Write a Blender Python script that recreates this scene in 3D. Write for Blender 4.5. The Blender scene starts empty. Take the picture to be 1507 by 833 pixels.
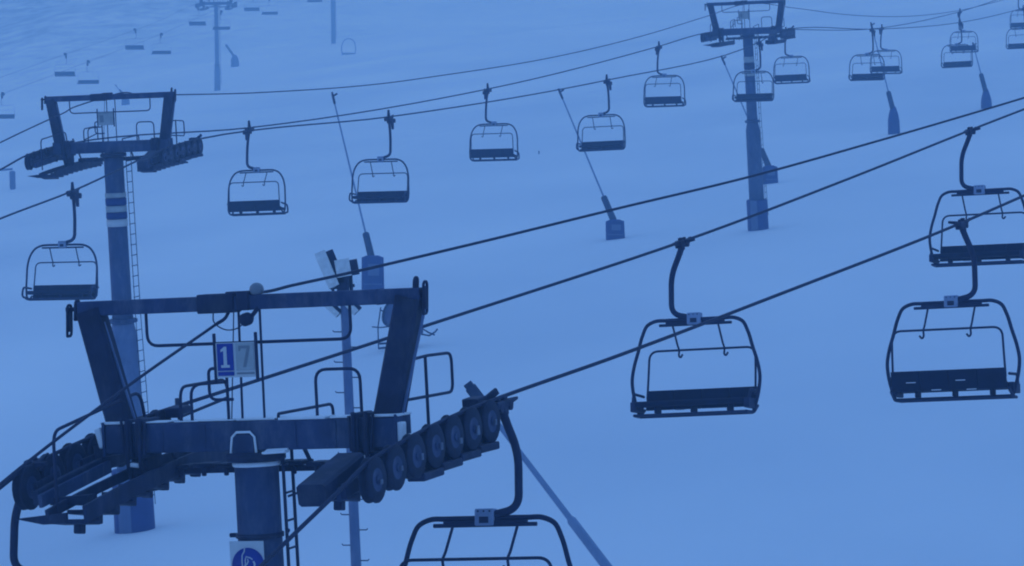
import bpy, bmesh, math, random
from mathutils import Vector, Matrix
random.seed(7)
PI = math.pi
SC = bpy.context.scene
COL = SC.collection

# ------------------------------------------------------------------ camera
PW, PH, F = 1507.0, 833.0, 6000.0
PITCH = math.atan(600 / F)
cam_d = bpy.data.cameras.new('camera')
cam_d.sensor_width = 36.0
cam_d.lens = F / PW * 36.0
cam_d.clip_start = 0.5
cam_d.clip_end = 6000
cam = bpy.data.objects.new('camera', cam_d)
COL.objects.link(cam)
cam.rotation_euler = (PI / 2 + PITCH, 0, 0)
SC.camera = cam

# ------------------------------------------------------------------ world, sun, exposure
SUN_EL, SUN_AZ = math.radians(20), math.radians(-60)
world = bpy.data.worlds.new('World')
SC.world = world
world.use_nodes = True
wn = world.node_tree
wn.nodes.clear()
sky = wn.nodes.new('ShaderNodeTexSky')
sky.sky_type = 'NISHITA'
sky.sun_disc = False
sky.sun_elevation = SUN_EL
sky.sun_rotation = SUN_AZ
cloud = wn.nodes.new('ShaderNodeRGB')
cloud.outputs[0].default_value = (1.17, 3.18, 8.0, 1)      # dense blue-hour cloud
mixw = wn.nodes.new('ShaderNodeMix')
mixw.data_type = 'RGBA'
mixw.inputs[0].default_value = 0.86
bg = wn.nodes.new('ShaderNodeBackground')
bg.inputs['Strength'].default_value = 0.10
wo = wn.nodes.new('ShaderNodeOutputWorld')
wn.links.new(sky.outputs[0], mixw.inputs[6])
wn.links.new(cloud.outputs[0], mixw.inputs[7])
wn.links.new(mixw.outputs[2], bg.inputs['Color'])
wn.links.new(bg.outputs[0], wo.inputs['Surface'])

sun_d = bpy.data.lights.new('sun', 'SUN')
sun_d.energy = 0.5
sun_d.angle = math.radians(40)
sun_d.color = (0.20, 0.44, 1.0)
sun = bpy.data.objects.new('sun', sun_d)
COL.objects.link(sun)
sun.rotation_euler = (PI / 2 - math.radians(55), 0, math.radians(150))

vs = SC.view_settings
vs.view_transform = 'Standard'
vs.look = 'None'
vs.exposure = 0.0
vs.gamma = 1.0
vs.use_curve_mapping = False
SC.cycles.volume_bounces = 3
SC.cycles.max_bounces = 6
SC.cycles.use_denoising = True
SC.cycles.filter_width = 2.0
HAZE = 0.00145


# ------------------------------------------------------------------ picture geometry
def ratios(px, py):
    """X/Y and Z/Y of the sight line through a point of the photograph."""
    u, v = (px - PW / 2) / F, (PH / 2 - py) / F
    c, s = math.cos(PITCH), math.sin(PITCH)
    dy = c - v * s
    return u / dy, (s + v * c) / dy


def at(px, py, Y):
    a, e = ratios(px, py)
    return Vector((a * Y, Y, e * Y))


# the slope through three tower feet
def _plane():
    P = [at(205, 780, 125.0), at(1117, 336, 216.5), at(320, 128, 660.0)]
    n = (P[1] - P[0]).cross(P[2] - P[0])
    bx, by = -n.x / n.z, -n.y / n.z
    return P[0].z - bx * P[0].x - by * P[0].y, bx, by


C0, BX, BY = _plane()


def ground(x, y):
    z = C0 + BX * x + BY * y
    if y > 860:
        z += 0.00022 * (y - 860) ** 2
    z += 0.25 * math.sin(x * .031 + 1.3) * math.sin(y * .023 + .4)
    if y > 500:
        w = min(1, (y - 500) / 500)
        z += w * (2.2 * math.sin(x * .035 + y * .011) + 1.3 * math.sin(x * .081 - y * .027 + 2))
    return z


def on_ground(px, py):
    a, e = ratios(px, py)
    lo, hi = 20.0, 1400.0
    y = lo
    while y < hi:
        if ground(a * y, y) >= e * y:
            break
        y += .25
    return Vector((a * y, y, ground(a * y, y)))


# ------------------------------------------------------------------ materials
def mat(name, col, rough=.6, metal=0.0, var=.25, scale=6.0, bump=0.0, coat=None, rime=0.0):
    m = bpy.data.materials.new(name)
    m.use_nodes = True
    nt = m.node_tree
    b = nt.nodes['Principled BSDF']
    tc = nt.nodes.new('ShaderNodeTexCoord')
    nz = nt.nodes.new('ShaderNodeTexNoise')
    nz.inputs['Scale'].default_value = scale
    nz.inputs['Detail'].default_value = 5
    nt.links.new(tc.outputs['Object'], nz.inputs['Vector'])
    rp = nt.nodes.new('ShaderNodeValToRGB')
    rp.color_ramp.elements[0].position = .3
    rp.color_ramp.elements[1].position = .7
    rp.color_ramp.elements[0].color = (*[c * (1 - var) for c in col], 1)
    rp.color_ramp.elements[1].color = (*[min(1, c * (1 + var)) for c in col], 1)
    nt.links.new(nz.outputs[0], rp.inputs[0])
    last = rp.outputs[0]
    if coat:                                   # a dusting of snow / rime in patches
        n2 = nt.nodes.new('ShaderNodeTexNoise')
        n2.inputs['Scale'].default_value = coat[0]
        n2.inputs['Detail'].default_value = 6
        nt.links.new(tc.outputs['Object'], n2.inputs['Vector'])
        r2 = nt.nodes.new('ShaderNodeValToRGB')
        r2.color_ramp.elements[0].position = coat[1]
        r2.color_ramp.elements[1].position = coat[1] + .06
        nt.links.new(n2.outputs[0], r2.inputs[0])
        mx = nt.nodes.new('ShaderNodeMix')
        mx.data_type = 'RGBA'
        nt.links.new(r2.outputs[0], mx.inputs[0])
        nt.links.new(last, mx.inputs[6])
        mx.inputs[7].default_value = (.7, .7, .72, 1)
        last = mx.outputs[2]
    if rime:                                   # thin patchy frost and weathering
        n3 = nt.nodes.new('ShaderNodeTexNoise')
        n3.inputs['Scale'].default_value = 2.6
        n3.inputs['Detail'].default_value = 7
        n3.inputs['Roughness'].default_value = .7
        mp = nt.nodes.new('ShaderNodeMapping')
        mp.inputs['Scale'].default_value = (1.6, 1.6, .6)
        nt.links.new(tc.outputs['Object'], mp.inputs[0])
        nt.links.new(mp.outputs[0], n3.inputs['Vector'])
        r3 = nt.nodes.new('ShaderNodeValToRGB')
        r3.color_ramp.elements[0].position, r3.color_ramp.elements[1].position = .48, .72
        r3.color_ramp.elements[1].color = (rime, rime, rime, 1)
        nt.links.new(n3.outputs[0], r3.inputs[0])
        m3 = nt.nodes.new('ShaderNodeMix')
        m3.data_type = 'RGBA'
        nt.links.new(r3.outputs[0], m3.inputs[0])
        nt.links.new(last, m3.inputs[6])
        m3.inputs[7].default_value = (.5, .52, .58, 1)
        last = m3.outputs[2]
    nt.links.new(last, b.inputs['Base Color'])
    b.inputs['Roughness'].default_value = rough
    b.inputs['Specular IOR Level'].default_value = .3
    b.inputs['Metallic'].default_value = metal
    if bump:
        bp = nt.nodes.new('ShaderNodeBump')
        bp.inputs['Strength'].default_value = bump
        bp.inputs['Distance'].default_value = .02
        nt.links.new(nz.outputs[0], bp.inputs['Height'])
        nt.links.new(bp.outputs[0], b.inputs['Normal'])
    return m


M = {
    'steel': mat('dark_painted_steel', (.012, .019, .052), .65, var=.35, scale=4, bump=.1, rime=.07),
    'arm': mat('grey_painted_beam', (.026, .046, .112), .6, var=.25, scale=3, bump=.1, rime=.14),
    'frame': mat('black_tube_paint', (.014, .021, .058), .6, var=.2, scale=8),
    'rubber': mat('sheave_rubber', (.014, .019, .042), .8, var=.3, scale=12),
    'hub': mat('zinc_hub', (.15, .17, .22), .5, .3, var=.3, scale=14),
    'galv': mat('galvanised_steel', (.11, .155, .27), .6, .1, var=.15, scale=2.5, bump=.1, rime=.15),
    'pole': mat('grey_painted_pole', (.042, .068, .150), .6, var=.2, scale=2, bump=.1, rime=.12),
    'rope': mat('wire_rope', (.013, .020, .055), .7, var=.2, scale=30),
    'seat': mat('black_seat_pad', (.004, .009, .032), .8, var=.3, scale=6, coat=(3.2, .78)),
    'zinc': mat('zinc_block', (.27, .33, .46), .5, .2, var=.12, scale=9),
    'pad': mat('blue_pad_vinyl', (.014, .040, .17), .6, var=.12, scale=2, bump=.1),
    'padstripe': mat('pale_pad_stripe', (.10, .14, .26), .6, var=.1, scale=2),
    'white': mat('white_sign_paint', (.62, .62, .62), .5, var=.06, scale=4),
    'blue': mat('blue_sign_paint', (.02, .045, .30), .45, var=.08, scale=6),
    'greysign': mat('worn_grey_sign', (.40, .42, .42), .5, var=.12, scale=5),
    'greyink': mat('faded_ink', (.22, .24, .26), .5, var=.1, scale=5),
    'alu': mat('aluminium_lance', (.20, .26, .39), .5, .2, var=.1, scale=3),
    'snowcap': mat('settled_snow', (.86, .86, .87), .9, var=.04, scale=12, bump=.3),
    'crust': mat('frozen_snow_crust', (.73, .72, .71), .9, var=.12, scale=9, bump=.3),
    'glass': mat('lamp_globe', (.20, .22, .25), .3, var=.05, scale=4),
    'gunbody': mat('snow_gun_paint', (.035, .06, .15), .6, var=.2, scale=3),
}


def snow_material():
    m = bpy.data.materials.new('snow_slope')
    m.use_nodes = True
    nt = m.node_tree
    b = nt.nodes['Principled BSDF']
    tc = nt.nodes.new('ShaderNodeTexCoord')

    def noise(sc, det, rough=.55, stretch=None):
        n = nt.nodes.new('ShaderNodeTexNoise')
        n.inputs['Scale'].default_value = sc
        n.inputs['Detail'].default_value = det
        n.inputs['Roughness'].default_value = rough
        if stretch:
            mp = nt.nodes.new('ShaderNodeMapping')
            mp.inputs['Scale'].default_value = stretch
            nt.links.new(tc.outputs['Object'], mp.inputs[0])
            nt.links.new(mp.outputs[0], n.inputs['Vector'])
        else:
            nt.links.new(tc.outputs['Object'], n.inputs['Vector'])
        return n

    def ramp(src, p0, p1, c0=(0, 0, 0, 1), c1=(1, 1, 1, 1)):
        r = nt.nodes.new('ShaderNodeValToRGB')
        r.color_ramp.elements[0].position, r.color_ramp.elements[1].position = p0, p1
        r.color_ramp.elements[0].color, r.color_ramp.elements[1].color = c0, c1
        nt.links.new(src, r.inputs[0])
        return r

    def math_(op, a, bb):
        n = nt.nodes.new('ShaderNodeMath')
        n.operation = op
        for i, v in enumerate((a, bb)):
            if isinstance(v, float):
                n.inputs[i].default_value = v
            else:
                nt.links.new(v, n.inputs[i])
        return n.outputs[0]

    drift = noise(.035, 5, .5, (1, .45, 1))
    base = ramp(drift.outputs[0], .3, .7, (.70, .735, .785, 1), (.90, .90, .91, 1))
    # rock and scree breaking through the snow on the high shoulder
    sep = nt.nodes.new('ShaderNodeSeparateXYZ')
    nt.links.new(tc.outputs['Object'], sep.inputs[0])
    far = math_('MULTIPLY', math_('SUBTRACT', sep.outputs[1], 690.0), 1 / 420.0)
    leftw = math_('MULTIPLY', math_('ADD', math_('MULTIPLY', sep.outputs[0], -1.0), -20.0), 1 / 90.0)
    cl = nt.nodes.new('ShaderNodeClamp')
    nt.links.new(far, cl.inputs[0])
    cl2 = nt.nodes.new('ShaderNodeClamp')
    nt.links.new(leftw, cl2.inputs[0])
    reach = math_('MULTIPLY', cl.outputs[0], math_('ADD', math_('MULTIPLY', cl2.outputs[0], .75), .25))
    rock = noise(.16, 7, .70, (1, .6, 1))
    gate = noise(.02, 3, .5, (1, .5, 1))
    rk = math_('ADD', math_('MULTIPLY', rock.outputs[0], .75), math_('MULTIPLY', gate.outputs[0], .25))
    thr = math_('MULTIPLY', reach, math_('SUBTRACT', math_('ADD', rk, math_('MULTIPLY', reach, .12)), .52))
    mask = ramp(thr, .0, .16)
    mx = nt.nodes.new('ShaderNodeMix')
    mx.data_type = 'RGBA'
    nt.links.new(mask.outputs[0], mx.inputs[0])
    nt.links.new(base.outputs[0], mx.inputs[6])
    mx.inputs[7].default_value = (.27, .28, .30, 1)
    nt.links.new(mx.outputs[2], b.inputs['Base Color'])
    b.inputs['Roughness'].default_value = .9
    fine = noise(.5, 6, .6, (1, .5, 1))
    bp = nt.nodes.new('ShaderNodeBump')
    bp.inputs['Strength'].default_value = .35
    bp.inputs['Distance'].default_value = .25
    nt.links.new(fine.outputs[0], bp.inputs['Height'])
    nt.links.new(bp.outputs[0], b.inputs['Normal'])
    return m


# ------------------------------------------------------------------ mesh builder
class MB:
    def __init__(self):
        self.v, self.f, self.s = [], [], []

    def add(self, vs_, fs, smooth=False):
        o = len(self.v)
        self.v += [Vector(p) for p in vs_]
        self.f += [tuple(i + o for i in f) for f in fs]
        self.s += [smooth] * len(fs)
        return self

    def box(self, c, size, rot=None):
        """a box with slightly bevelled edges"""
        bm = bmesh.new()
        bmesh.ops.create_cube(bm, size=1)
        for v in bm.verts:
            v.co = Vector((v.co.x * size[0], v.co.y * size[1], v.co.z * size[2]))
        bv = min(.012, min(size) * .2)
        bmesh.ops.bevel(bm, geom=bm.edges[:], offset=bv, segments=1, affect='EDGES')
        R = rot if rot is not None else Matrix.Identity(3)
        vs_ = [R @ v.co + Vector(c) for v in bm.verts]
        fs = [[v.index for v in f.verts] for f in bm.faces]
        bm.verts.index_update()
        fs = [[v.index for v in f.verts] for f in bm.faces]
        bm.free()
        return self.add(vs_, fs)

    def beam(self, a, b, w, h, up=(0, 0, 1), w2=None, h2=None):
        """a straight bar of rectangular section from a to b"""
        a, b = Vector(a), Vector(b)
        d = (b - a).normalized()
        up = Vector(up)
        sx = d.cross(up)
        if sx.length < 1e-4:
            sx = d.cross(Vector((0, 1, 0)))
        sx.normalize()
        sz = sx.cross(d).normalized()
        w2, h2 = w2 or w, h2 or h
        vs_ = []
        for p, ww, hh in ((a, w, h), (b, w2, h2)):
            c = min(ww, hh) * .12
            for ax, az in ((-1, -1), (1, -1), (1, 1), (-1, 1)):
                x0, z0 = ax * ww / 2, az * hh / 2
                if ax * az > 0:
                    vs_ += [p + sx * x0 + sz * (z0 - az * c), p + sx * (x0 - ax * c) + sz * z0]
                else:
                    vs_ += [p + sx * (x0 - ax * c) + sz * z0, p + sx * x0 + sz * (z0 - az * c)]
        fs = [(i, (i + 1) % 8, 8 + (i + 1) % 8, 8 + i) for i in range(8)]
        fs += [tuple(range(7, -1, -1)), tuple(range(8, 16))]
        return self.add(vs_, fs)

    def tube(self, path, r, seg=8):
        path = [Vector(p) for p in path]
        n = len(path)
        rs = r if isinstance(r, (list, tuple)) else [r] * n
        tans = []
        for i in range(n):
            t = path[min(i + 1, n - 1)] - path[max(i - 1, 0)]
            tans.append(t.normalized())
        ref = Vector((0, 0, 1)) if abs(tans[0].z) < .9 else Vector((0, 1, 0))
        x = tans[0].cross(ref).normalized()
        vs_, fs = [], []
        for i in range(n):
            x = (x - tans[i] * x.dot(tans[i])).normalized()
            y = tans[i].cross(x)
            for k in range(seg):
                a = 2 * PI * k / seg
                vs_.append(path[i] + (x * math.cos(a) + y * math.sin(a)) * rs[i])
        for i in range(n - 1):
            for k in range(seg):
                k2 = (k + 1) % seg
                fs.append((i * seg + k, i * seg + k2, (i + 1) * seg + k2, (i + 1) * seg + k))
        self.add(vs_, fs, True)
        self.add([vs_[k] for k in range(seg)], [tuple(range(seg - 1, -1, -1))])
        self.add([vs_[(n - 1) * seg + k] for k in range(seg)], [tuple(range(seg))])
        return self

    def lathe(self, o, axis, prof, seg=20):
        """profile of (distance along axis, radius) pairs turned round an axis"""
        o, ax = Vector(o), Vector(axis).normalized()
        ref = Vector((0, 0, 1)) if abs(ax.z) < .9 else Vector((0, 1, 0))
        x = ax.cross(ref).normalized()
        y = ax.cross(x)
        vs_, fs = [], []
        for d, r in prof:
            for k in range(seg):
                a = 2 * PI * k / seg
                vs_.append(o + ax * d + (x * math.cos(a) + y * math.sin(a)) * r)
        for i in range(len(prof) - 1):
            for k in range(seg):
                k2 = (k + 1) % seg
                fs.append((i * seg + k, i * seg + k2, (i + 1) * seg + k2, (i + 1) * seg + k))
        fs.append(tuple(range(seg - 1, -1, -1)))
        fs.append(tuple((len(prof) - 1) * seg + k for k in range(seg)))
        return self.add(vs_, fs, seg > 12)

    def prism(self, poly, o, ux, uy, depth):
        """a flat outline (u,v) given thickness"""
        o, ux, uy = Vector(o), Vector(ux).normalized(), Vector(uy).normalized()
        nz = ux.cross(uy)
        n = len(poly)
        a = [o + ux * u + uy * v for u, v in poly]
        vs_ = a + [p + nz * depth for p in a]
        fs = [tuple(range(n - 1, -1, -1)), tuple(range(n, 2 * n))]
        fs += [(i, (i + 1) % n, n + (i + 1) % n, n + i) for i in range(n)]
        return self.add(vs_, fs)

    def build(self, name, m, parent=None, loc=None):
        me = bpy.data.meshes.new(name)
        me.from_pydata(self.v, [], self.f)
        me.polygons.foreach_set('use_smooth', self.s)
        bm = bmesh.new()
        bm.from_mesh(me)
        bmesh.ops.recalc_face_normals(bm, faces=bm.faces[:])
        bm.to_mesh(me)
        bm.free()
        me.materials.append(m)
        o = bpy.data.objects.new(name, me)
        COL.objects.link(o)
        if parent is not None:
            o.parent = parent
        if loc is not None:
            o.location = loc
        return o


def rounded(pts, rad, n=5):
    pts = [Vector(p) for p in pts]
    out = [pts[0]]
    for i in range(1, len(pts) - 1):
        p, a, b = pts[i], pts[i - 1], pts[i + 1]
        r = min(rad, (a - p).length * .48, (b - p).length * .48)
        p0, p1 = p + (a - p).normalized() * r, p + (b - p).normalized() * r
        for k in range(n + 1):
            t = k / n
            out.append(p0 * (1 - t) ** 2 + p * 2 * t * (1 - t) + p1 * t * t)
    out.append(pts[-1])
    return out


def spline(pts, n=10):
    pts = [Vector(p) for p in pts]
    out = []
    P = [pts[0] * 2 - pts[1]] + pts + [pts[-1] * 2 - pts[-2]]
    for i in range(1, len(P) - 2):
        p0, p1, p2, p3 = P[i - 1], P[i], P[i + 1], P[i + 2]
        d1, d0, d2 = max((p2 - p1).length, 1e-6), max((p1 - p0).length, 1e-6), max((p3 - p2).length, 1e-6)
        m1 = ((p2 - p1) / d1 * d0 + (p1 - p0) / d0 * d1) / (d0 + d1) * d1
        m2 = ((p3 - p2) / d2 * d1 + (p2 - p1) / d1 * d2) / (d1 + d2) * d1
        for k in range(n):
            t = k / n
            h00, h10, h01, h11 = 2*t**3-3*t*t+1, t**3-2*t*t+t, -2*t**3+3*t*t, t**3-t*t
            out.append(p1 * h00 + m1 * h10 + p2 * h01 + m2 * h11)
    out.append(pts[-1])
    return out


def tag(o, label, cat, group=None, kind=None):
    if label:
        o['label'] = label
        o['category'] = cat
    if group:
        o['group'] = group
    if kind:
        o['kind'] = kind
    return o


def empty(name, loc, label, cat, group=None):
    o = bpy.data.objects.new(name, None)
    COL.objects.link(o)
    o.location = loc
    o.empty_display_size = .3
    return tag(o, label, cat, group)


def copy_tree(o, parent=None):
    c = o.copy()
    COL.objects.link(c)
    if parent is not None:
        c.parent = parent
    for ch in [x for x in bpy.data.objects if x.parent == o]:
        copy_tree(ch, c)
    return c


# ------------------------------------------------------------------ setting: the snow slope and the murk
def build_ground():
    xs = [-560 + 20 * i for i in range(57)]
    ys, y = [], -90.0
    while y < 1480:
        ys.append(y)
        y += 6 if y < 300 else 12
    vs_ = [(x, yy, ground(x, yy)) for yy in ys for x in xs]
    n = len(xs)
    fs = [(j * n + i, j * n + i + 1, (j + 1) * n + i + 1, (j + 1) * n + i)
          for j in range(len(ys) - 1) for i in range(n - 1)]
    mb = MB()
    mb.add(vs_, fs, True)
    g = mb.build('snow_slope', snow_material())
    g['kind'] = 'structure'
    return max(p[2] for p in vs_), min(p[2] for p in vs_)


ZMAX, ZMIN = build_ground()


def build_haze():
    z0, z1 = ZMIN - 1, ZMAX + 12
    mb = MB()
    x, y0, y1 = 575, -105, 1500
    v = [(-x, y0, z0), (x, y0, z0), (x, y1, z0), (-x, y1, z0), (-x, y0, z1), (x, y0, z1), (x, y1, z1), (-x, y1, z1)]
    mb.add(v, [(3, 2, 1, 0), (4, 5, 6, 7), (0, 1, 5, 4), (1, 2, 6, 5), (2, 3, 7, 6), (3, 0, 4, 7)])
    m = bpy.data.materials.new('snow_haze')
    m.use_nodes = True
    nt = m.node_tree
    nt.nodes.clear()
    out = nt.nodes.new('ShaderNodeOutputMaterial')
    pv = nt.nodes.new('ShaderNodeVolumePrincipled')
    pv.inputs['Color'].default_value = (.43, .69, 1.0, 1)
    pv.inputs['Absorption Color'].default_value = (1, 1, 1, 1)      # nothing absorbed: fine snow mist, bluer light scattered more
    pv.inputs['Density'].default_value = HAZE
    pv.inputs['Anisotropy'].default_value = 0.0
    nt.links.new(pv.outputs[0], out.inputs['Volume'])
    o = mb.build('haze', m)
    o['kind'] = 'stuff'
    return o


build_haze()


# ------------------------------------------------------------------ lift lines
class Line:
    """a lift: heading of the uphill direction, and its distance from the camera across the line"""
    def __init__(self, heading, s, gauge):
        self.h = math.radians(heading)
        self.d = Vector((math.sin(self.h), math.cos(self.h), 0))
        self.n = Vector((math.cos(self.h), -math.sin(self.h), 0))
        self.s, self.g = s, gauge

    def point(self, px, py, side=0):
        """the point seen at px,py in the vertical plane of the left (-1), middle (0) or right (1) strand"""
        a, e = ratios(px, py)
        S = self.s + side * self.g / 2
        Y = S / (self.n.x * a + self.n.y)
        return Vector((a * Y, Y, e * Y))


LA = Line(23, -20.9, 4.3)
LB = Line(15, -43.6, 4.3)
_t4, _t5 = at(318, 5, 660), at(489, -62, 816)
LC = Line(math.degrees(math.atan2(_t5.x - _t4.x, _t5.y - _t4.y)), 0, 6.0)
LC.s = LC.n.dot(_t4)

WHEEL_R = .255
GROOVE_R = .205
WHEEL_Y = [-1.5 + .54 * i for i in range(7)]


def wheel_mesh():
    g = GROOVE_R
    tyre = MB().lathe((-.065, 0, 0), (1, 0, 0), [(0, .13), (0, WHEEL_R - .02), (.012, WHEEL_R), (.03, WHEEL_R), (.05, g), (.08, g), (.10, WHEEL_R),
                                                  (.118, WHEEL_R), (.13, WHEEL_R - .02), (.13, .13)], 22)
    tyre.lathe((-.05, 0, 0), (1, 0, 0), [(0, .10), (.012, .17), (.088, .17), (.10, .10)], 16)
    tyre.lathe((.03, 0, 0), (1, 0, 0), [(0, .05), (.05, .05), (.055, .04)], 8)
    tyre.lathe((-.09, 0, 0), (1, 0, 0), [(0, .04), (.06, .05)], 8)
    return tyre


def rot_x(a):
    return Matrix.Rotation(a, 3, 'X')


def make_tower(line, head, tilt_deg, s_dn, s_up, label, opts):
    """head: centre of the crossarm.  local x across the line, y uphill along it, z up the leaning pole"""
    tilt = math.radians(tilt_deg)
    k = opts.get('scale', 1.0)
    xax = line.n
    yax = line.d * math.cos(tilt) + Vector((0, 0, math.sin(tilt)))
    zax = xax.cross(yax)
    h = 0.0
    while True:
        p = head - zax * h
        if p.z <= ground(p.x, p.y) - .05:
            break
        h += .01
    H = h / k
    root = empty('lift_tower', head - zax * h, label, 'lift tower', 'steel towers of the chairlifts')
    R = Matrix((xax, yax, zax)).transposed()
    root.rotation_euler = R.to_euler()
    root.scale = (k, k, k)
    W2L = lambda p: R.transposed() @ (Vector(p) - (head - zax * h)) / k
    L2W = lambda p: R @ (Vector(p) * k) + (head - zax * h)
    rd, ru = math.tan(math.atan(s_dn) - tilt), math.tan(math.atan(s_up) - tilt)
    rd = min(rd, opts.get('rdmax', rd))
    a1, b1 = (rd + ru) / 2, (ru - rd) / 2 / 3.3
    arc = lambda y: a1 * y + b1 * y * y
    slope = lambda y: a1 + 2 * b1 * y
    near = opts.get('near', False)
    rp = opts.get('pole_r', .27)
    Hf = opts.get('flange', .55) * H
    # pole
    MB().lathe((0, 0, Hf), (0, 0, 1), [(0, rp * 1.08), (.35, rp), (H - Hf - .32, rp * .96)], 24).build('pole', opts.get('pole_mat', M['pole']), root)
    MB().lathe((0, 0, 0), (0, 0, 1), [(0, rp * 1.48), (Hf - .5, rp * 1.36), (Hf - .12, rp * 1.12), (Hf - .05, rp * 1.1)], 24).build('lower_pole', opts.get('low_mat', M['galv']), root)
    MB().lathe((0, 0, Hf - .05), (0, 0, 1), [(0, rp * 1.4), (.03, rp * 1.46), (.1, rp * 1.46), (.12, rp * 1.3)], 24).build('pole_flange', M['arm'], root)
    MB().lathe((0, 0, H - .33), (0, 0, 1), [(.03, rp * 1.2), (.05, rp * 1.30), (.12, rp * 1.30), (.14, rp * 1.15)], 24).build('head_flange', M['steel'], root)
    if near:
        MB().lathe((0, 0, H - .355), (0, 0, 1), [(0, rp * .99), (.015, rp * 1.04), (.05, rp * 1.04), (.06, rp)], 24).build('snow_ring', M['snowcap'], root)
    if 'pad' in opts:
        ph = opts['pad']
        prof = [(0, rp * 1.98), (.04, rp * 2.03), (ph * .5, rp * 2.0), (ph - .06, rp * 2.02), (ph, rp * 1.9)]
        pd = MB().lathe((0, 0, -.05), (0, 0, 1), prof, 22).build('base_pad', M['pad'], root)
        st = MB()
        for i, ang in enumerate((-1.95, -1.72, -1.49)):
            c = Vector((math.cos(ang), math.sin(ang), 0)) * rp * 2.035
            st.box(c + Vector((0, 0, ph * .5)), (.02, rp * .47, ph * .96), Matrix.Rotation(ang, 3, 'Z'))
        st.build('pad_stripe', M['padstripe'], pd)
    # ladder
    lad = MB()
    r1, r2 = Vector((rp * 1.2, .04, 0)), Vector((rp * .98, .40, 0))
    if not near:
        r1, r2 = Vector((rp * 1.35, -.05, 0)), Vector((rp * 1.45, .32, 0))
    z0 = .8
    for r in (r1, r2):
        lad.tube([r + Vector((0, 0, z0)) + (r.normalized() * (rp * .45) if Hf > z0 else Vector()), r + Vector((0, 0, Hf + .2)) + r.normalized() * .02,
                  r + Vector((0, 0, H - .1))], .022 if near else .013, 6)
    z = Hf + .4
    while z < H - .3:
        lad.tube([r1 + Vector((0, 0, z)), r2 + Vector((0, 0, z))], .014, 6)
        z += .32
    z = z0 + .3
    while z < Hf:
        q = .45 * rp * (1 - (z - z0) / (Hf - z0))
        lad.tube([r1 + r1.normalized() * q + Vector((0, 0, z)), r2 + r2.normalized() * q + Vector((0, 0, z))], .014, 6)
        z += .32
    lad.build('ladder', M['steel'], root)
    # crossarm with gusset and end plates
    ca = MB()
    ca.box((0, 0, H), (3.70, .34, .34))
    for x in (-1.86, 1.86):
        ca.box((x, 0, H), (.03, .40, .40))
    for x in (-1.1, -.55, .6, 1.1):
        ca.box((x, -.176, H), (.02, .012, .30))
    ca.build('crossarm', M['arm'], root)
    gp = [(-.15, -.30), (.15, -.30), (.13, -.04), (.09, .0), (-.07, .0), (-.11, -.04)]
    gus = MB().prism(gp, (-.06, -.176, H + .02), (1, 0, 0), (0, 0, 1), .03).build('gusset', M['arm'], root)
    if near:
        e = MB()
        ring = [(-.17, -.30), (-.135, -.03), (-.075, .025), (.095, .025), (.15, -.03), (.17, -.30)]
        e.tube([(-.06 + u, -.195, H + .02 + v) for u, v in ring], .016, 6)
        e.tube([(.12, -.19, H - .26), (.25, -.19, H - .17), (.5, -.185, H - .165)], .02, 6)
        e.build('snow_edge', M['snowcap'], gus)
        sc_ = MB()
        x = -1.9
        while x < 1.85:
            w = random.uniform(.3, .6)
            sc_.box((min(x + w / 2, 1.7), random.uniform(-.03, .03), H + .176 + .008), (w, .3, random.uniform(.012, .03)))
            x += w * random.uniform(1.0, 1.35)
        sc_.build('snow_cover', M['snowcap'], root)
        for x, y, z, sx, sz in ((1.90, -.12, -.02, .07, .26), (1.97, -.05, -.12, .09, .18), (-1.92, -.12, .02, .08, .24), (1.44, -.2, -.28, .14, .05), (-1.44, -.2, -.30, .12, .05), (.35, -.2, -.19, .3, .03)):
            MB().box((x, y, H + z), (sx, .12, sz), Matrix.Rotation(random.uniform(-.3, .3), 3, 'Y')).build('snow_clump', M['snowcap'], root)
    # lifting frame
    TW, TZ = opts.get('top', 2.05), H + 1.52
    for s in (-1, 1):
        u = MB()
        u.beam((s * 1.70, 0, H + .16), (s * (TW - .06), 0, TZ - .02), .31, .27, up=(0, 1, 0), w2=.30, h2=.25)
        uo = u.build('upright', M['steel'], root)
        e = MB()
        e.beam((s * 1.70 + .185, -.03, H + .2), (s * (TW - .06) + .18, -.03, TZ - .16), .026, .03, up=(0, 1, 0))
        e.build('cable_duct', M['galv'], uo)
        if near:
            MB().box((s * 1.70, 0, H + .19), (.4, .36, .03)).build('snow_ledge', M['snowcap'], uo)
    tb = MB()
    tb.box((0.0, 0, TZ), (2 * TW + .16, .17, .17))
    tb.box((.03 + TW * .78, 0, TZ), (.04, .18, .18))
    tbo = tb.build('top_beam', M['arm'], root)
    for s in (-1, 1):
        ep = MB()
        for j, dx in enumerate((.13, .24)):
            x = s * (TW + dx) - (.13 if s > 0 else 0)
            zc = TZ + (.04 if s > 0 else -.06) - .05 * j
            lo = .2 if j else .06
            pts = rounded([(x, -.05, zc - lo), (x, .05, zc - lo), (x + .02, .05, zc + .16), (x + .02, -.05, zc + .16), (x, -.05, zc - lo)], .05, 3)
            ep.tube(pts, .018, 6)
            ep.box((x + .01, 0, zc + (.05 if not j else -.02)), (.025, .07, .2 if not j else .26))
        ep.beam((s * (TW + .0), 0, TZ), (s * (TW + (.13 if s > 0 else .26)), 0, TZ), .05, .05)
        ep.build('end_shackle', M['steel'], tbo)
    cl = MB()
    cl.box((-.37, 0, TZ), (.46, .24, .22))
    cl.box((-.18, 0, TZ + .1), (.12, .2, .06))
    cl.box((-.02, 0, TZ + .02), (.16, .22, .22))
    cl.build('cable_clamp', M['steel'], tbo)
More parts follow.
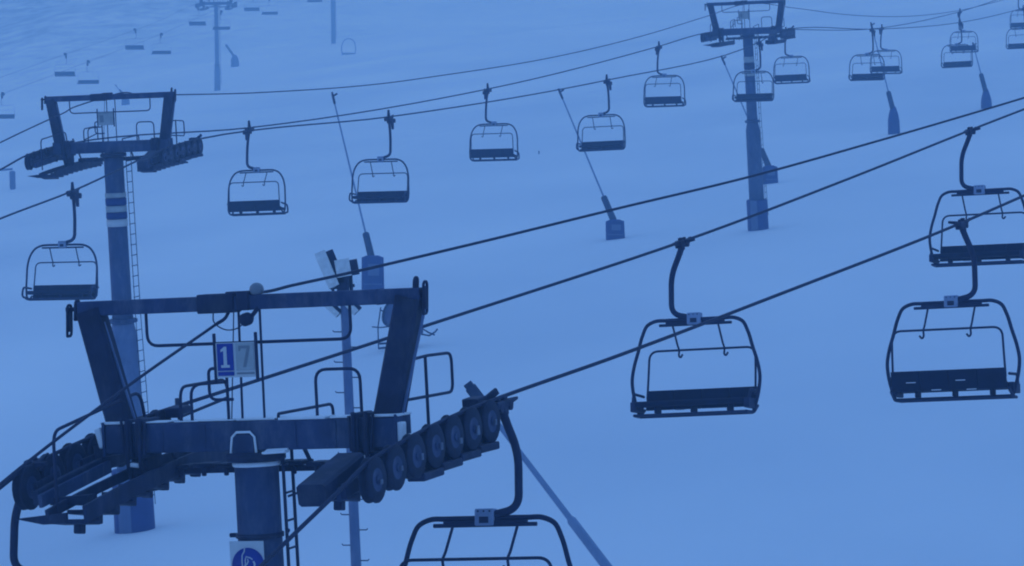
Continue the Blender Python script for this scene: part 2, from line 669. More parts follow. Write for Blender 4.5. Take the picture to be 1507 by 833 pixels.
    if near:
        MB().lathe((.13, -.02, TZ + .08), (0, 0, 1), [(0, .05), (.02, .075), (.06, .085), (.1, .075), (.13, .045), (.14, .01)], 16).build('lamp_globe', M['glass'], tbo)
        hl = MB()
        hl.beam((.16, -.05, TZ - .06), (.05, -.1, TZ - .2), .07, .05)
        hl.lathe((.03, -.2, TZ - .2), (.15, 1, .15), [(0, .05), (.02, .075), (.1, .075), (.16, .04)], 14)
        hl.build('hanging_lamp', M['steel'], tbo)
        w = MB()
        w.tube(spline([(-.42, -.06, TZ - .11), (-.40, -.1, TZ - .2), (-.26, -.1, TZ - .30), (-.1, -.1, TZ - .29), (.02, -.1, TZ - .2)], 6), .008, 6)
        w.tube(spline([(-.22, -.06, TZ - .1), (-.26, -.08, TZ - .17), (-.36, -.1, TZ - .23)], 6), .022, 6)
        w.build('loose_cable', M['rope'], tbo)
    # hanging rail and rods
    hr = MB()
    hr.tube(rounded([(-1.32, 0, TZ - .08), (-1.32, 0, TZ - .46), (1.28, 0, TZ - .46), (1.28, 0, TZ - .08)], .14), .019, 8)
    hr.build('hanging_rail', M['frame'], root)
    for xa, xb, r in ((-.10, -.12, .016), (.17, .16, .016), (-.16, -.26, .008)):
        MB().tube([(xa, -.05, TZ - .08), (xb, -.05, H + .17)], r, 6).build('support_rod', M['frame'], root)
    MB().tube([(-.28, -.08, H + .17), (-.28, -.08, H + .86)], .02, 6).build('support_rod', M['frame'], root)
    # number plates
    zs = H + .87
    sg = MB()
    sg.box((-.135, -.11, zs), (.50, .015, .40))
    posts = [MB().box((x, -.11, zs + .03), (.03, .04, .56)) for x in (-.40, .13)]
    if opts.get('number'):
        so = sg.build('number_sign', M['white'], root)
        for q in posts:
            q.build('sign_post', M['frame'], so)
        MB().box((-.262, -.123, zs + .035), (.205, .008, .31)).build('blue_plate', M['blue'], so)
        MB().box((-.262, -.123, zs - .155), (.205, .008, .045)).build('blue_strip', M['blue'], so)
        MB().box((-.012, -.123, zs + .035), (.23, .008, .31)).build('grey_plate', M['greysign'], so)
        MB().box((-.012, -.123, zs - .155), (.22, .008, .02)).build('grey_strip', M['greyink'], so)
        one = [(-.055, -.12), (.055, -.12), (.055, -.09), (.022, -.09), (.022, .12), (-.008, .12), (-.055, .085), (-.055, .06), (-.02, .072), (-.02, -.09), (-.055, -.09)]
        MB().prism(one, (-.262, -.1285, zs + .035), (1, 0, 0), (0, 0, 1), .004).build('digit', M['white'], so)
        sev = [(-.025, -.12), (.012, -.12), (.065, .095), (.065, .125), (-.075, .125), (-.075, .065), (-.055, .065), (-.05, .095), (.03, .095)]
        MB().prism(sev, (-.012, -.1285, zs + .035), (1, 0, 0), (0, 0, 1), .004).build('digit', M['greyink'], so)
    else:
        so = sg.build('number_sign', M['greysign'], root)
        for q in posts:
            q.build('sign_post', M['frame'], so)
        e = MB()
        e.box((-.135, -.122, zs + .17), (.44, .006, .02))
        e.box((-.262, -.122, zs + .0), (.12, .006, .22))
        e.build('sign_print', M['greyink'], so)
    # guard rails
    g = [
        rounded([(-.88, -.1, H + .17), (-.88, -.1, H + .58), (-.88, 1.1, H + .60), (-.88, 1.1, H + .17)], .16),
        rounded([(-.74, -.1, H + .17), (-.74, -.1, H + .60), (-.30, -.1, H + .62)], .14),
        rounded([(-.36, -.1, H + .78), (-.50, -.1, H + .78), (-.50, -.1, H + .42), (-.20, -.1, H + .42)], .1),
        [(-.88, -.1, H + .24), (-.88, 1.1, H + .38)],
        rounded([(.36, -.1, H + .17), (.36, -.1, H + .24), (.36, 1.35, H + .26), (.36, 1.35, H - .1)], .1),
        rounded([(.78, .05, H + .17), (.78, .05, H + .72), (1.34, .05, H + .72), (1.34, .05, H + .17)], .14),
    ]
    for p in g:
        MB().tube(p, .019, 7).build('guard_rail', M['frame'], root)
    # clamps and hangers at the arm ends
    for s in (-1, 1):
        c = MB()
        for x in (1.36, 1.52):
            c.box((s * x, 0, H), (.07, .46, .46))
            c.tube(rounded([(s * x, -.24, H + .24), (s * x, -.26, H - .3), (s * x, -.1, H - .62)], .1), .028, 6)
            c.box((s * x, .02, H - .42), (.05, .3, .4))
        c.box((s * 1.44, -.02, H - .34), (.2, .34, .16))
        for q in range(4):
            c.tube([(s * (1.30 + .1 * q), -.22, H + .2 + .02 * (q % 2)), (s * (1.32 + .08 * q), -.235, H - .2)], .02, 6)
        c.build('arm_clamp', M['steel'], root)
    # service walkway under the arm
    wk = MB()
    x = -1.25
    while x < 1.3:
        wk.box((x + .13, .42, H - .36 + random.uniform(-.02, .02)), (.24, .34, .05))
        wk.box((x + .13, .30, H - .42), (.05, .05, .12))
        x += .29
    wk.beam((-1.3, .42, H - .42), (1.35, .42, H - .42), .05, .07)
    for x in (-1.2, -.45, .5, 1.2):
        wk.beam((x, .17, H - .1), (x, .42, H - .38), .04, .04)
    wk.build('arm_walkway', M['steel'], root)
    # sheave trains
    wm = None
    strands = {}
    for s in (-1, 1):
        xw = s * line.g / 2 / k
        xi = xw - s * .24
        a = MB()
        ys = [-1.75 + .25 * i for i in range(15)]
        for y in ys[:-1]:
            y2 = y + .255
            za, zb = H - GROOVE_R - .06 + arc(y), H - GROOVE_R - .06 + arc(y2)
            a.beam((xi, y, za), (xi, y2, zb), .07, .16, up=(0, 0, 1))
        for i in range(0, 6, 2):
            ya, yb = WHEEL_Y[i], WHEEL_Y[i + 1]
            a.beam((xw - s * .11, ya, H - GROOVE_R + arc(ya)), (xw - s * .11, yb, H - GROOVE_R + arc(yb)), .035, .11)
        a.beam((s * 1.94, 0, H - .05), (xi, 0, H - .2), .22, .26)
        a.box((xw - s * .2, WHEEL_Y[-1] + .12, H + arc(1.9)), (.2, .3, .12), rot_x(math.atan(slope(1.9))))
        a.beam((xi, WHEEL_Y[-1] + .1, H - .1 + arc(1.8)), (xi + s * .2, WHEEL_Y[-1] + .42, H + .12 + arc(1.8)), .05, .08)
        for i in range(0, 6):          # rocker plates, bolts and rope catchers low on the open side
            ya, yb = WHEEL_Y[i], WHEEL_Y[i + 1]
            zc = H - GROOVE_R + arc((ya + yb) / 2)
            if i % 2 == 0 and not near:
                a.beam((xw + s * .088, ya - .05, zc - .03 + arc(ya) - arc((ya + yb) / 2)), (xw + s * .088, yb + .05, zc - .03 + arc(yb) - arc((ya + yb) / 2)), .03, .10)
            if s < 0:
                continue
            if ya > -.7:
                a.box((xw - s * .02, (ya + yb) / 2 + .12, zc - .27), (.22, .55, .09), rot_x(math.atan(slope(ya)) * .6 - .03))
        ao = a.build('sheave_assembly', M['steel'], root)
        mbm = MB()
        mbm.beam((xi + s * -.06, -1.75, H - .30 + arc(-1.75)), (xi + s * -.06, -.1, H - .30 + arc(-.1)), .05, .15, up=(0, 0, 1))
        mbm.build('main_beam', M['arm'], ao)
        for y in WHEEL_Y:
            if wm is None:
                w0 = wheel_mesh().build('sheave', M['rubber'], ao)
                w0.data.materials.append(M['arm'])
                for pg in w0.data.polygons:
                    if all(math.hypot(w0.data.vertices[q].co.y, w0.data.vertices[q].co.z) < .178 for q in pg.vertices):
                        pg.material_index = 1
                wm = w0.data
                w = w0
            else:
                w = bpy.data.objects.new('sheave', wm)
                COL.objects.link(w)
                w.parent = ao
            w.location = (xw, y, H - GROOVE_R + arc(y))
            if s < 0:
                w.rotation_euler = (0, 0, PI)
            if near:
                pl = MB().box((xw + s * .112, y + random.uniform(-.02, .05), H - GROOVE_R - random.uniform(.0, .06) + arc(y)), (.012, random.uniform(.04, .08), random.uniform(.05, .11))).build('hub_plate', M['hub'], ao)
        # catwalk beside the wheels
        c = MB()
        xc = s * 1.42
        y = -1.95 if s < 0 else -1.13
        while y < 1.95:
            zc = H - (.44 if near else .58) + arc(y + .2)
            sl = math.atan(slope(y + .2))
            c.box((xc, y + .2, zc - .1), (.46, .36, .05), rot_x(-tilt))
            c.beam((xc - .24 * s, y, zc), (xc - .24 * s, y + .42, zc + .42 * math.tan(sl)), .04, .20)
            c.beam((xc + .24 * s, y, zc), (xc + .24 * s, y + .42, zc + .42 * math.tan(sl)), .04, .12)
            if near:
                c.box((xc, y + .3, zc - .17), (.10, .12, .14), rot_x(-tilt))
            y += .41
        ze = H - (.44 if near else .58) + arc(-1.95)
        if s > 0:
            c.beam((xc + .24, -2.02, ze + .2), (xc + .2, -.9, ze + .46), .34, .25, up=(0, 0, 1))
        else:
            c.prism([(-.16, 0), (.5, .06), (.5, -.06), (.2, -.07)], (xc - .5, -1.9, ze - .0), (1, 0, 0), (0, 0, 1), .04)
            if near:
                c.prism([(0, .03), (.5, .06), (.5, -.06), (0, -.05)], (xc - .45, -1.3, ze + .16), (1, 0, 0), (0, 0, 1), .2)
        co = c.build('catwalk', M['steel'], root)
        hr = MB()
        zt = lambda y: H - .44 + arc(y)
        if s < 0:
            xr = xc - .22
            hr.tube(rounded([(xr, -1.75, zt(-1.75)), (xr, -1.75, zt(-1.75) + .92), (xr, .35, zt(.35) + .92), (xr, .45, zt(.45) + .55)], .16), .02, 7)
        else:
            xr = xc + .2
            hr.tube(rounded([(xr, .2, zt(.2) + .72), (xr, 2.0, zt(2.0) + .56), (xr, 2.0, zt(2.0) + 1.02), (xr, 1.3, zt(1.3) + 1.08), (xr, .5, zt(.5) + 1.12)], .12), .019, 7)
            hr.tube([(xr, 1.25, zt(1.25)), (xr, 1.25, zt(1.25) + 1.08)], .02, 7)
        hr.build('handrail', M['frame'], co)
        strands[s] = [L2W((xw, yy, H + .015 + arc(yy))) for yy in (-1.5, -.9, -.3, .3, .9, 1.5, 1.74)]
    if near:      # struts from ladder to catwalk, round sign on the pole
        MB().tube([(.33, .1, H - .72), (1.05, .35, H - .48)], .016, 6).build('support_strut', M['frame'], root)
        MB().tube([(.33, .05, H - 1.12), (1.2, -1.7, H - .95)], .022, 6).build('support_strut', M['frame'], root)
        sp = MB().box((-.035, -rp - .02, H - 1.52), (.43, .016, .66)).build('round_sign', M['white'], root)
        y0 = -rp - .029
        MB().lathe((-.02, y0, H - 1.47), (0, -1, 0), [(0, .205), (.006, .205)], 40).build('blue_disc', M['blue'], sp)
        pc = MB()
        yy = y0 - .008
        O = lambda u, v: (-.02 + u, yy, H - 1.47 + v)
        pc.tube([O(u, v) for u, v in ((-.035, .2), (-.04, .165), (-.07, .12), (-.075, .05), (-.065, -.06), (-.06, -.16))], .008, 6)
        pc.tube([O(u, v) for u, v in ((-.03, .02), (-.035, .06), (-.02, .105), (.03, .09), (.06, .07))], .008, 6)
        pc.tube([O(u, v) for u, v in ((-.03, .02), (-.045, -.03), (-.03, -.06), (.0, -.065))], .012, 6)
        pc.tube([O(u, v) for u, v in ((-.005, .08), (.005, .05), (-.02, .01))], .008, 6)
        pc.tube([O(u, v) for u, v in ((.07, .05), (.085, .02), (.08, -.02), (.065, -.03))], .012, 6)
        pc.tube([O(u, v) for u, v in ((-.03, -.11), (.05, -.12), (.09, -.1))], .01, 6)
        pc.build('pictogram', M['white'], sp)
        cb = MB().lathe((0, 0, H - 1.17), (0, 0, 1), [(0, rp * 1.0), (0, rp * 1.05), (.05, rp * 1.05), (.05, rp)], 24)
        cb.box((-rp - .06, 0, H - 1.145), (.12, .05, .05))
        cb.build('sign_strap', M['steel'], root)
    for zz, hh, mm in opts.get('bands', ()):
        MB().lathe((0, 0, H - zz - hh), (0, 0, 1), [(0, rp * 1.02), (0, rp * 1.05), (hh, rp * 1.05), (hh, rp * 1.02)], 24).build('marker_band', M[mm], root)
    return dict(root=root, L2W=L2W, H=H, TZ=TZ, strands=strands, top=L2W((0, 0, TZ)))


T1 = make_tower(LA, LA.point(375, 640), 7.5, .43, .215,
                'nearest dark steel lift tower, showing sign 1 7 and a round blue sign', dict(near=True, number=True, top=2.1, pole_r=.265, rdmax=.18))
T2 = make_tower(LB, LB.point(166, 216), 11.0, .27, .20,
                'lift tower with white and blue bands round its pole and a blue foot pad',
                dict(pole_r=.31, pad=2.0, top=1.98,
                     bands=((1.40, .14, 'greysign'), (1.57, .20, 'pad'), (1.80, .18, 'greysign'), (2.0, .18, 'pad'), (2.21, .22, 'white'))))
T3 = make_tower(LB, LB.point(1100, 46), 14.0, .20, .18,
                'upper lift tower with a chair passing across its pole and a dark foot pad',
                dict(pole_r=.28, pad=1.75, top=2.0, low_mat=M['pole'],
                     bands=((1.35, .30, 'greysign'), (1.70, .3, 'steel'), (2.05, .34, 'greysign'))))
T4 = make_tower(LC, LC.point(318, 5), 9, .22, .21,
                'faint tapered lift tower far up the slope, its top cut by the picture edge',
                dict(scale=1.42, pole_r=.25, top=2.05, low_mat=M['galv'], pole_mat=M['galv'], flange=.3))
T5 = make_tower(LC, LC.point(489, -62), 9, .21, .2,
                'palest and farthest lift pole, beside a hoop, head above the picture',
                dict(scale=1.42, pole_r=.23, top=2.05, low_mat=M['galv'], pole_mat=M['galv']))


# ------------------------------------------------------------------ ropes
def rope(name, pts, r, label, cat, group):
    o = MB().tube(spline(pts, 8), r, 6).build(name, M['rope'])
    return tag(o, label, cat, group)


def down(p, line, s, dist, sag=0.0):
    return [p - line.d * (dist * t) + Vector((0, 0, -s * dist * t + sag * t * t)) for t in (.03, .08, .25, .5, .75, 1.0)][::-1]


RG = 'haul ropes of the chairlifts'
gA_r = [LA.point(738, 588, 1), LA.point(1415, 328, 1)]
gA_l = [LA.point(1004, 355.5, -1), at(1428, 191.5, 84)]
ext = lambda k: gA_l[0] + (gA_l[1] - gA_l[0]) * k
pA_r = down(T1['strands'][1][0], LA, .46, 26) + T1['strands'][1] + [LA.point(900, 527, 1), LA.point(1150, 432, 1), gA_r[1], LA.point(1507, 288, 1)] + [gA_r[1] + (gA_r[1] - gA_r[0]) * k + Vector((0, 0, .25 * k)) for k in (.8, 1.8, 3.2, 4.6)]
pA_l = down(T1['strands'][-1][0], LA, .43, 26) + T1['strands'][-1] + [LA.point(400, 553, -1), LA.point(640, 475, -1), gA_l[0], ext(.5) - Vector((0, 0, .03)), gA_l[1], ext(1.5), ext(2.4), ext(3.4), ext(4.6)]
rope('haul_rope', pA_r, .024, 'thick haul rope of the near lift on the side away from the other lift', 'rope', RG)
rope('haul_rope', pA_l, .024, 'thick haul rope of the near lift on its side towards the banded tower', 'rope', RG)
cA = [LA.point(*p) for p in ((385, 430), (430, 420), (490, 407), (700, 358), (900, 309), (1100, 261), (1290, 208), (1507, 144), (1700, 84))]
rope('signal_cable', [T1['L2W']((-.05, -.02, T1['TZ'] + .11))] + cA, .02, 'signal cable climbing from the top beam of the nearest tower', 'cable', 'signal cables over the lifts')
tl = T1['L2W']((-.36, -.1, T1['TZ'] - .23))
rope('signal_cable', [LA.point(-260, 960), LA.point(-120, 818), LA.point(0, 713), LA.point(175, 578), tl], .017, 'thin signal cable running down from the nearest tower past its wheels', 'cable', 'signal cables over the lifts')

gB_r = [LB.point(*p, 1) for p in ((107, 281), (572, 172), (893, 118), (1117, 62), (1283, 43), (1413, 33), (1506, 12))]
gB_l = [LB.point(*p, -1) for p in ((367, 188), (718, 131), (970, 68), (1157, 46), (1298, 41), (1413, 17), (1500, -12))]
pB_r = [LB.point(-400, 505, 1), LB.point(-160, 393, 1), LB.point(0, 322, 1), gB_r[0]] + T2['strands'][1] + gB_r[1:4] + T3['strands'][1] + gB_r[4:] + [LB.point(1600, -18, 1)]
pB_l = [LB.point(-320, 380, -1), LB.point(-150, 310, -1), LB.point(0, 250, -1)] + T2['strands'][-1] + gB_l[:3] + T3['strands'][-1] + gB_l[4:] + [LB.point(1600, -48, -1)]
rope('haul_rope', pB_r, .028, 'haul rope of the farther lift on its near side, behind the banded pole', 'rope', RG)
rope('haul_rope', pB_l, .028, 'haul rope of the farther lift on the side away from the near lift', 'rope', RG)
cB = [LB.point(-160, 295), LB.point(0, 210), LB.point(90, 168), T2['L2W']((-.35, -.05, T2['TZ'] - .05)), T2['L2W']((0.0, .02, T2['TZ'] + .04))] + \
     [LB.point(*p) for p in ((205, 140.6), (255, 139.5), (353, 137.5), (429, 133.7), (505, 128.6), (558, 123.5), (650, 111), (800, 87), (930, 57), (1040, 24))] + [T3['L2W']((0, 0, T3['TZ'] - .05))] + \
     [LB.point(*p) for p in ((1170, 12), (1240, 21), (1336, 24), (1408, 16), (1476, 0), (1600, -40))]
rope('signal_cable', cB, .02, 'signal cable sagging between the top beams of the banded and upper towers', 'cable', 'signal cables over the lifts')


def lc_grip(x_on_pic, side, zoff=0):
    a, _ = ratios(x_on_pic, 0)
    S = LC.s + side * LC.g / 2
    Y = S / (LC.n.x * a + LC.n.y)
    X = a * Y
    along = (Vector((X, Y, 0)) - Vector((_t4.x, _t4.y, 0))).dot(LC.d)
    z = _t4.z - .6 + (.205 * along if along > 0 else .224 * along)
    return Vector((X, Y, z))


for s, lb in ((1, 'faint haul rope of the most distant lift on its side towards the viewer'), (-1, 'faint haul rope of the most distant lift on its uphill hidden side')):
    st = T4['strands'][s]
    pts = [lc_grip(-120, s), lc_grip(20, s), lc_grip(130, s), lc_grip(230, s)] + [st[0], st[3], st[-1]] + [T5['strands'][s][0], T5['strands'][s][3], T5['strands'][s][-1]]
    rope('haul_rope', pts, .018, lb, 'rope', RG)


# ------------------------------------------------------------------ chairs
def chair_parts(root, style, a):
    """a: side to which the hanger bows.  local y is the way the seat faces, origin at the rope"""
    A = style == 'A'
    cx = -.19 * a if A else -.28 * a
    zt = -1.27 if A else -1.50          # top of the bail
    zb = zt - 1.54
    # grip
    g = MB()
    if A:
        g.box((0, 0, -.015), (.11, .44, .085))
        g.box((0.0, .07, .045), (.06, .10, .05))
        g.box((0.0, -.1, .04), (.05, .05, .05))
        g.beam((0, 0, -.01), (-.22 * a, .02, .02), .06, .06, w2=.04, h2=.04)
        g.beam((0, -.20, -.01), (.0, -.40, .03), .05, .06, w2=.03, h2=.03)
        g.beam((0, .20, -.01), (.0, .44, .0), .06, .07, w2=.03, h2=.03)
        g.lathe((-.06 * a, -.12, -.05), (a, 0, 0), [(0, .05), (.12, .05)], 10)
        g.lathe((-.06 * a, .14, -.05), (a, 0, 0), [(0, .05), (.12, .05)], 10)
        g.box((.02 * a, 0, -.09), (.08, .12, .10))
    else:
        g.box((0, 0, -.04), (.20, .5, .16))
        g.beam((0, 0, .0), (.02 * a, .05, .27), .12, .10, w2=.07, h2=.06)
        g.beam((0, -.22, -.02), (0, -.55, .05), .09, .10, w2=.04, h2=.04)
        g.beam((0, .22, -.02), (0, .5, .02), .09, .10, w2=.04, h2=.04)
        g.beam((.14 * a, .08, -.05), (.17 * a, .12, -.42), .12, .12, w2=.07, h2=.08)
        g.lathe((.0, -.16, -.13), (a, 0, 0), [(0, .08), (.18, .08)], 10)
        g.lathe((.0, .18, -.13), (a, 0, 0), [(0, .08), (.18, .08)], 10)
    g.build('grip', M['steel'], root)
    # hanger arm
    if A:
        p = rounded([(0, 0, -.06), (.05 * a, 0, -.2), (.20 * a, 0, -.55), (.205 * a, 0, zt + .1), (cx + .06 * a, 0, zt + .03)], .24, 8)
        MB().tube(p, [.052 - .006 * min(1, i / 20) for i in range(len(p))], 10).build('hanger_arm', M['frame'], root)
    else:
        p = rounded([(0, 0, -.06), (.05 * a, 0, -.4), (.08 * a, 0, -.8), (.08 * a, 0, zt + .14), (cx + .05 * a, 0, zt + .05)], .26, 8)
        MB().tube(p, .048, 10).build('hanger_arm', M['frame'], root)
    hb = MB().box((cx, 0, zt + .01), (.23, .13, .19)).build('hanger_block', M['zinc'], root)
    for yy in (-.069, .069):
        MB().box((cx, yy, zt - .02), (.11, .008, .07)).build('label_plate', M['steel'], hb)
        for dx in (-.07, 0, .07):
            MB().box((cx + dx, yy, zt + .075), (.018, .012, .018)).build('bolt', M['steel'], hb)
    # bail
    if A:
        half = [(.97, -1.54), (1.03, -1.36), (1.08, -1.14), (1.095, -.95), (1.06, -.74), (.98, -.48), (.90, -.22), (.82, -.07), (.68, -.005), (.5, 0), (.2, 0)]
    else:
        half = [(.98, -1.54), (1.04, -1.44), (1.055, -1.3), (1.05, -.9), (1.03, -.55), (.95, -.28), (.80, -.09), (.60, -.01), (.45, 0), (.2, 0)]
    pts = [(cx + u, 0, zt + v) for u, v in half] + [(cx - u, 0, zt + v) for u, v in reversed(half)]
    b = MB().tube(spline(pts, 5), .030 if A else .030, 8)
    b.tube([(cx - .97, 0, zb), (cx + .97, 0, zb)], .028, 8)
    b.tube([(cx - .95, .30, zb + .0), (cx + .95, .30, zb + .0)], .022, 8)
    for s in (-1, 1):
        b.tube(rounded([(cx + s * .97, -.22, zb + .12), (cx + s * .98, 0, zb), (cx + s * .95, .3, zb)], .06), .026, 8)
    b.build('bail', M['frame'], root)
    # seat and backrest
    yb = -.24
    st = MB()
    st.beam((cx - .93, 0.02, zb + .175), (cx + .93, 0.02, zb + .175), .50, .065, up=(0, .08, 1))
    st.tube([(cx - .93, .27, zb + .18), (cx + .93, .27, zb + .18)], .048, 10)
    for x in (-.62, 0, .62):
        st.box((cx + x, .1, zb + .09), (.035, .25, .12))
    so = st.build('seat', M['seat'], root)
    bk = MB()
    n = 4
    for i in range(n):
        w = 1.9 / n
        x = cx - .95 + w * (i + .5)
        bk.beam((x, yb + .01, zb + (.12 if A else .06)), (x, yb - .06, zb + .43), w - .008, .055, up=(0, 1, 0))
    bo = bk.build('backrest', M['seat'], root)
    if A:
        k = MB()
        for x, zz in ((-.62, .25), (.2, .26), (-.2, .12), (.38, .11)):
            k.box((cx + x, yb - .05, zb + zz), (.16, .012, .012))
        k.build('frost_streak', M['snowcap'], bo)
    ar = []
    for s in (-1, 1):
        r = MB()
        if A:
            r.tube(rounded([(cx + s * .99, yb, zb + .34), (cx + s * 1.0, .2, zb + .36), (cx + s * .99, .27, zb + .14)], .08), .024, 7)
            r.box((cx + s * .97, .12, zb + .14), (.09, .4, .16))
        else:
            r.tube(rounded([(cx + s * 1.0, yb, zb + .34), (cx + s * 1.02, .34, zb + .32), (cx + s * 1.02, .42, zb + .06), (cx + s * .97, .1, zb + .02)], .1), .03, 7)
        r.build('armrest', M['frame'], root)
    # restraint bar swung up behind: hoop, two stems, footrest
    u = MB()
    yu = yb - .06
    zu = zt - .46
    u.tube(rounded([(cx - .93, yb, zb + .3), (cx - .92, yu, zb + .75), (cx - .91, yu - .02, zu), (cx + .91, yu - .02, zu), (cx + .92, yu, zb + .75), (cx + .93, yb, zb + .3)], .26, 8), .019, 7)
    for s in (-1, 1):
        x = cx + s * .39
        u.tube(rounded([(x, -.02, zt - .07), (x, yu + .06, zu + .07), (x, yu - .02, zu), (x, yu + .02, zu - .1), (x - .05, yu + .06, zu - .13), (x - .09, yu + .08, zu - .08)], .05), .017, 7)
    u.tube([(cx - .62, -.03, zt - .075), (cx + .62, -.03, zt - .075)], .024, 7)
    if A:
        u.beam((cx - .5, -.02, zt - .05), (cx + .5, -.02, zt - .05), .05, .05)
    u.build('restraint_bar', M['frame'], root)


PROTO = {}


def chair(style, line, pos, up, label, group, slope=.2, k=1.0):
    a = 1 if style == 'A' else -1
    key = style
    if key not in PROTO:
        r = empty('chairlift_chair', pos, label, 'chairlift chair', group)
        chair_parts(r, style, a)
        PROTO[key] = r
    else:
        r = copy_tree(PROTO[key])
        r['label'] = label
        r['group'] = group
    r.location = pos
    r.scale = (k, k, k)
    r.rotation_euler = (0, random.uniform(-.014, .014), -line.h + (0 if up else PI) + random.uniform(-.015, .015))
    for ch in [x for x in bpy.data.objects if x.parent == r]:
        if ch.name.startswith('grip'):
            ch.rotation_euler = (math.atan(slope) * (1 if up else -1), 0, 0)
    return r


GA = 'empty chairs of the near lift'
chair('A', LA, gA_r[0] - Vector((0, 0, .04)), True, 'closest chair, hanging below the wheels of the nearest tower, seat cut off', GA, k=1.06)
chair('A', LA, gA_r[1], True, 'empty chair with solid dark backrest, lowest at the picture side, in front of another', GA)
chair('A', LA, gA_l[0], False, 'empty chair hanging alone in mid slope, crossed by a rope, seat towards viewer', GA)
chair('A', LA, gA_l[1], False, 'empty chair cut by the picture edge, partly behind the hanger of another', GA)
chair('A', LA, LA.point(46, 684, -1), False, 'chair of which only the bent hanger arm shows, below the corner wheels', GA, .3)

GB = 'empty chairs of the farther lift'
lab_r = ['empty chair just below the banded tower, behind the near tower top beam',
         'empty chair in front of the tall thin snow lance above the floodlight mast',
         'empty chair overlapping the lance rod of the square-padded snow gun',
         'empty chair passing across the pole of the upper tower',
         'empty chair above a snow lance, the lower of an overlapping pair beyond the upper tower',
         'empty chair half hidden, the lower of the stacked pair farthest up the lift',
         'empty chair cut by the picture edge, the lower of two there']
lab_l = ['first empty chair uphill of the banded tower, above open snow',
         'empty chair between the two snow lances, on the higher rope',
         'empty chair just short of the upper tower, on the higher rope',
         'empty chair directly beyond the wheels of the upper tower, hanging by itself',
         'empty chair partly behind a lower one, higher of the overlapping pair past the upper tower',
         'empty chair on top of the stacked pair farthest up the lift',
         'empty chair cut by the top corner of the picture, the higher of two there']
for p, lb in zip(gB_r, lab_r):
    chair('B', LB, p - Vector((0, 0, .02)), False, lb, GB)
for p, lb in zip(gB_l, lab_l):
    chair('B', LB, p - Vector((0, 0, .02)), True, lb, GB)


def far_chair_mesh():
    W, zt, zb = 1.45, -1.35, -2.95
    b = MB()
    b.box((0, 0, 0), (.3, .8, .3))
    b.box((.1, 0, -.3), (.2, .25, .5))
    b.tube(rounded([(0, 0, -.1), (.2, 0, -.7), (.2, 0, zt + .1), (0, 0, zt)], .2), .026, 6)
    b.tube(rounded([(-W + .05, 0, zb), (-W, 0, zb + .4), (-W + .1, 0, zt), (W - .1, 0, zt), (W, 0, zb + .4), (W - .05, 0, zb)], .35), .010, 5)
    b.tube(rounded([(-W + .1, -.3, zb + .3), (-W + .1, -.3, zt - .55), (W - .1, -.3, zt - .55), (W - .1, -.3, zb + .3)], .3), .007, 5)
    for s in (-1, 1):
        b.tube([(s * .6, 0, zt), (s * .6, -.3, zt - .55)], .007, 5)
    b.beam((-W + .1, 0, zb + .1), (W - .1, 0, zb + .1), .55, .1)
    b.beam((-W + .08, -.28, zb + .32), (W - .08, -.28, zb + .32), .06, .46)
    b.tube([(-W, .25, zb), (W, .25, zb)], .04, 6)
    return b


GC = 'faint chairs of the most distant lift'
far_proto = far_chair_mesh().build('chairlift_chair', M['seat'])
fc = [(6, 1, 'faint chair of the most distant lift, cut by the picture edge'),
      (131, 1, 'faint chair of the far lift, darker of two seats above the banded tower'),
      (238, 1, 'faint chair of the far lift, darker of two seats below its tapered tower'),
      (326, 1, 'faint chair touching the side of the far tapered tower'),
      (397, 1, 'faint chair of the far lift, darker of two just beyond the tapered tower'),
      (463, 1, 'faint chair of the far lift overlapping the farthest pole'),
      (97, -1, 'faint pale chair of the far lift, left of the darker seat above the banded tower'),
      (199, -1, 'faint pale chair of the far lift, higher of two seats between the towers'),
      (291, -1, 'faint pale chair of the far lift, just before the tapered tower'),
      (371, -1, 'very pale chair of the far lift just past the tapered tower'),
      (441, -1, 'palest chair of the far lift, near the top edge before the farthest pole')]
for i, (px, s, lb) in enumerate(fc):
    o = far_proto if i == 0 else far_proto.copy()
    if i:
        COL.objects.link(o)
    o.location = lc_grip(px, s)
    o.rotation_euler = (0, 0, -LC.h + (PI if s > 0 else 0))
    tag(o, lb, 'chairlift chair', GC)


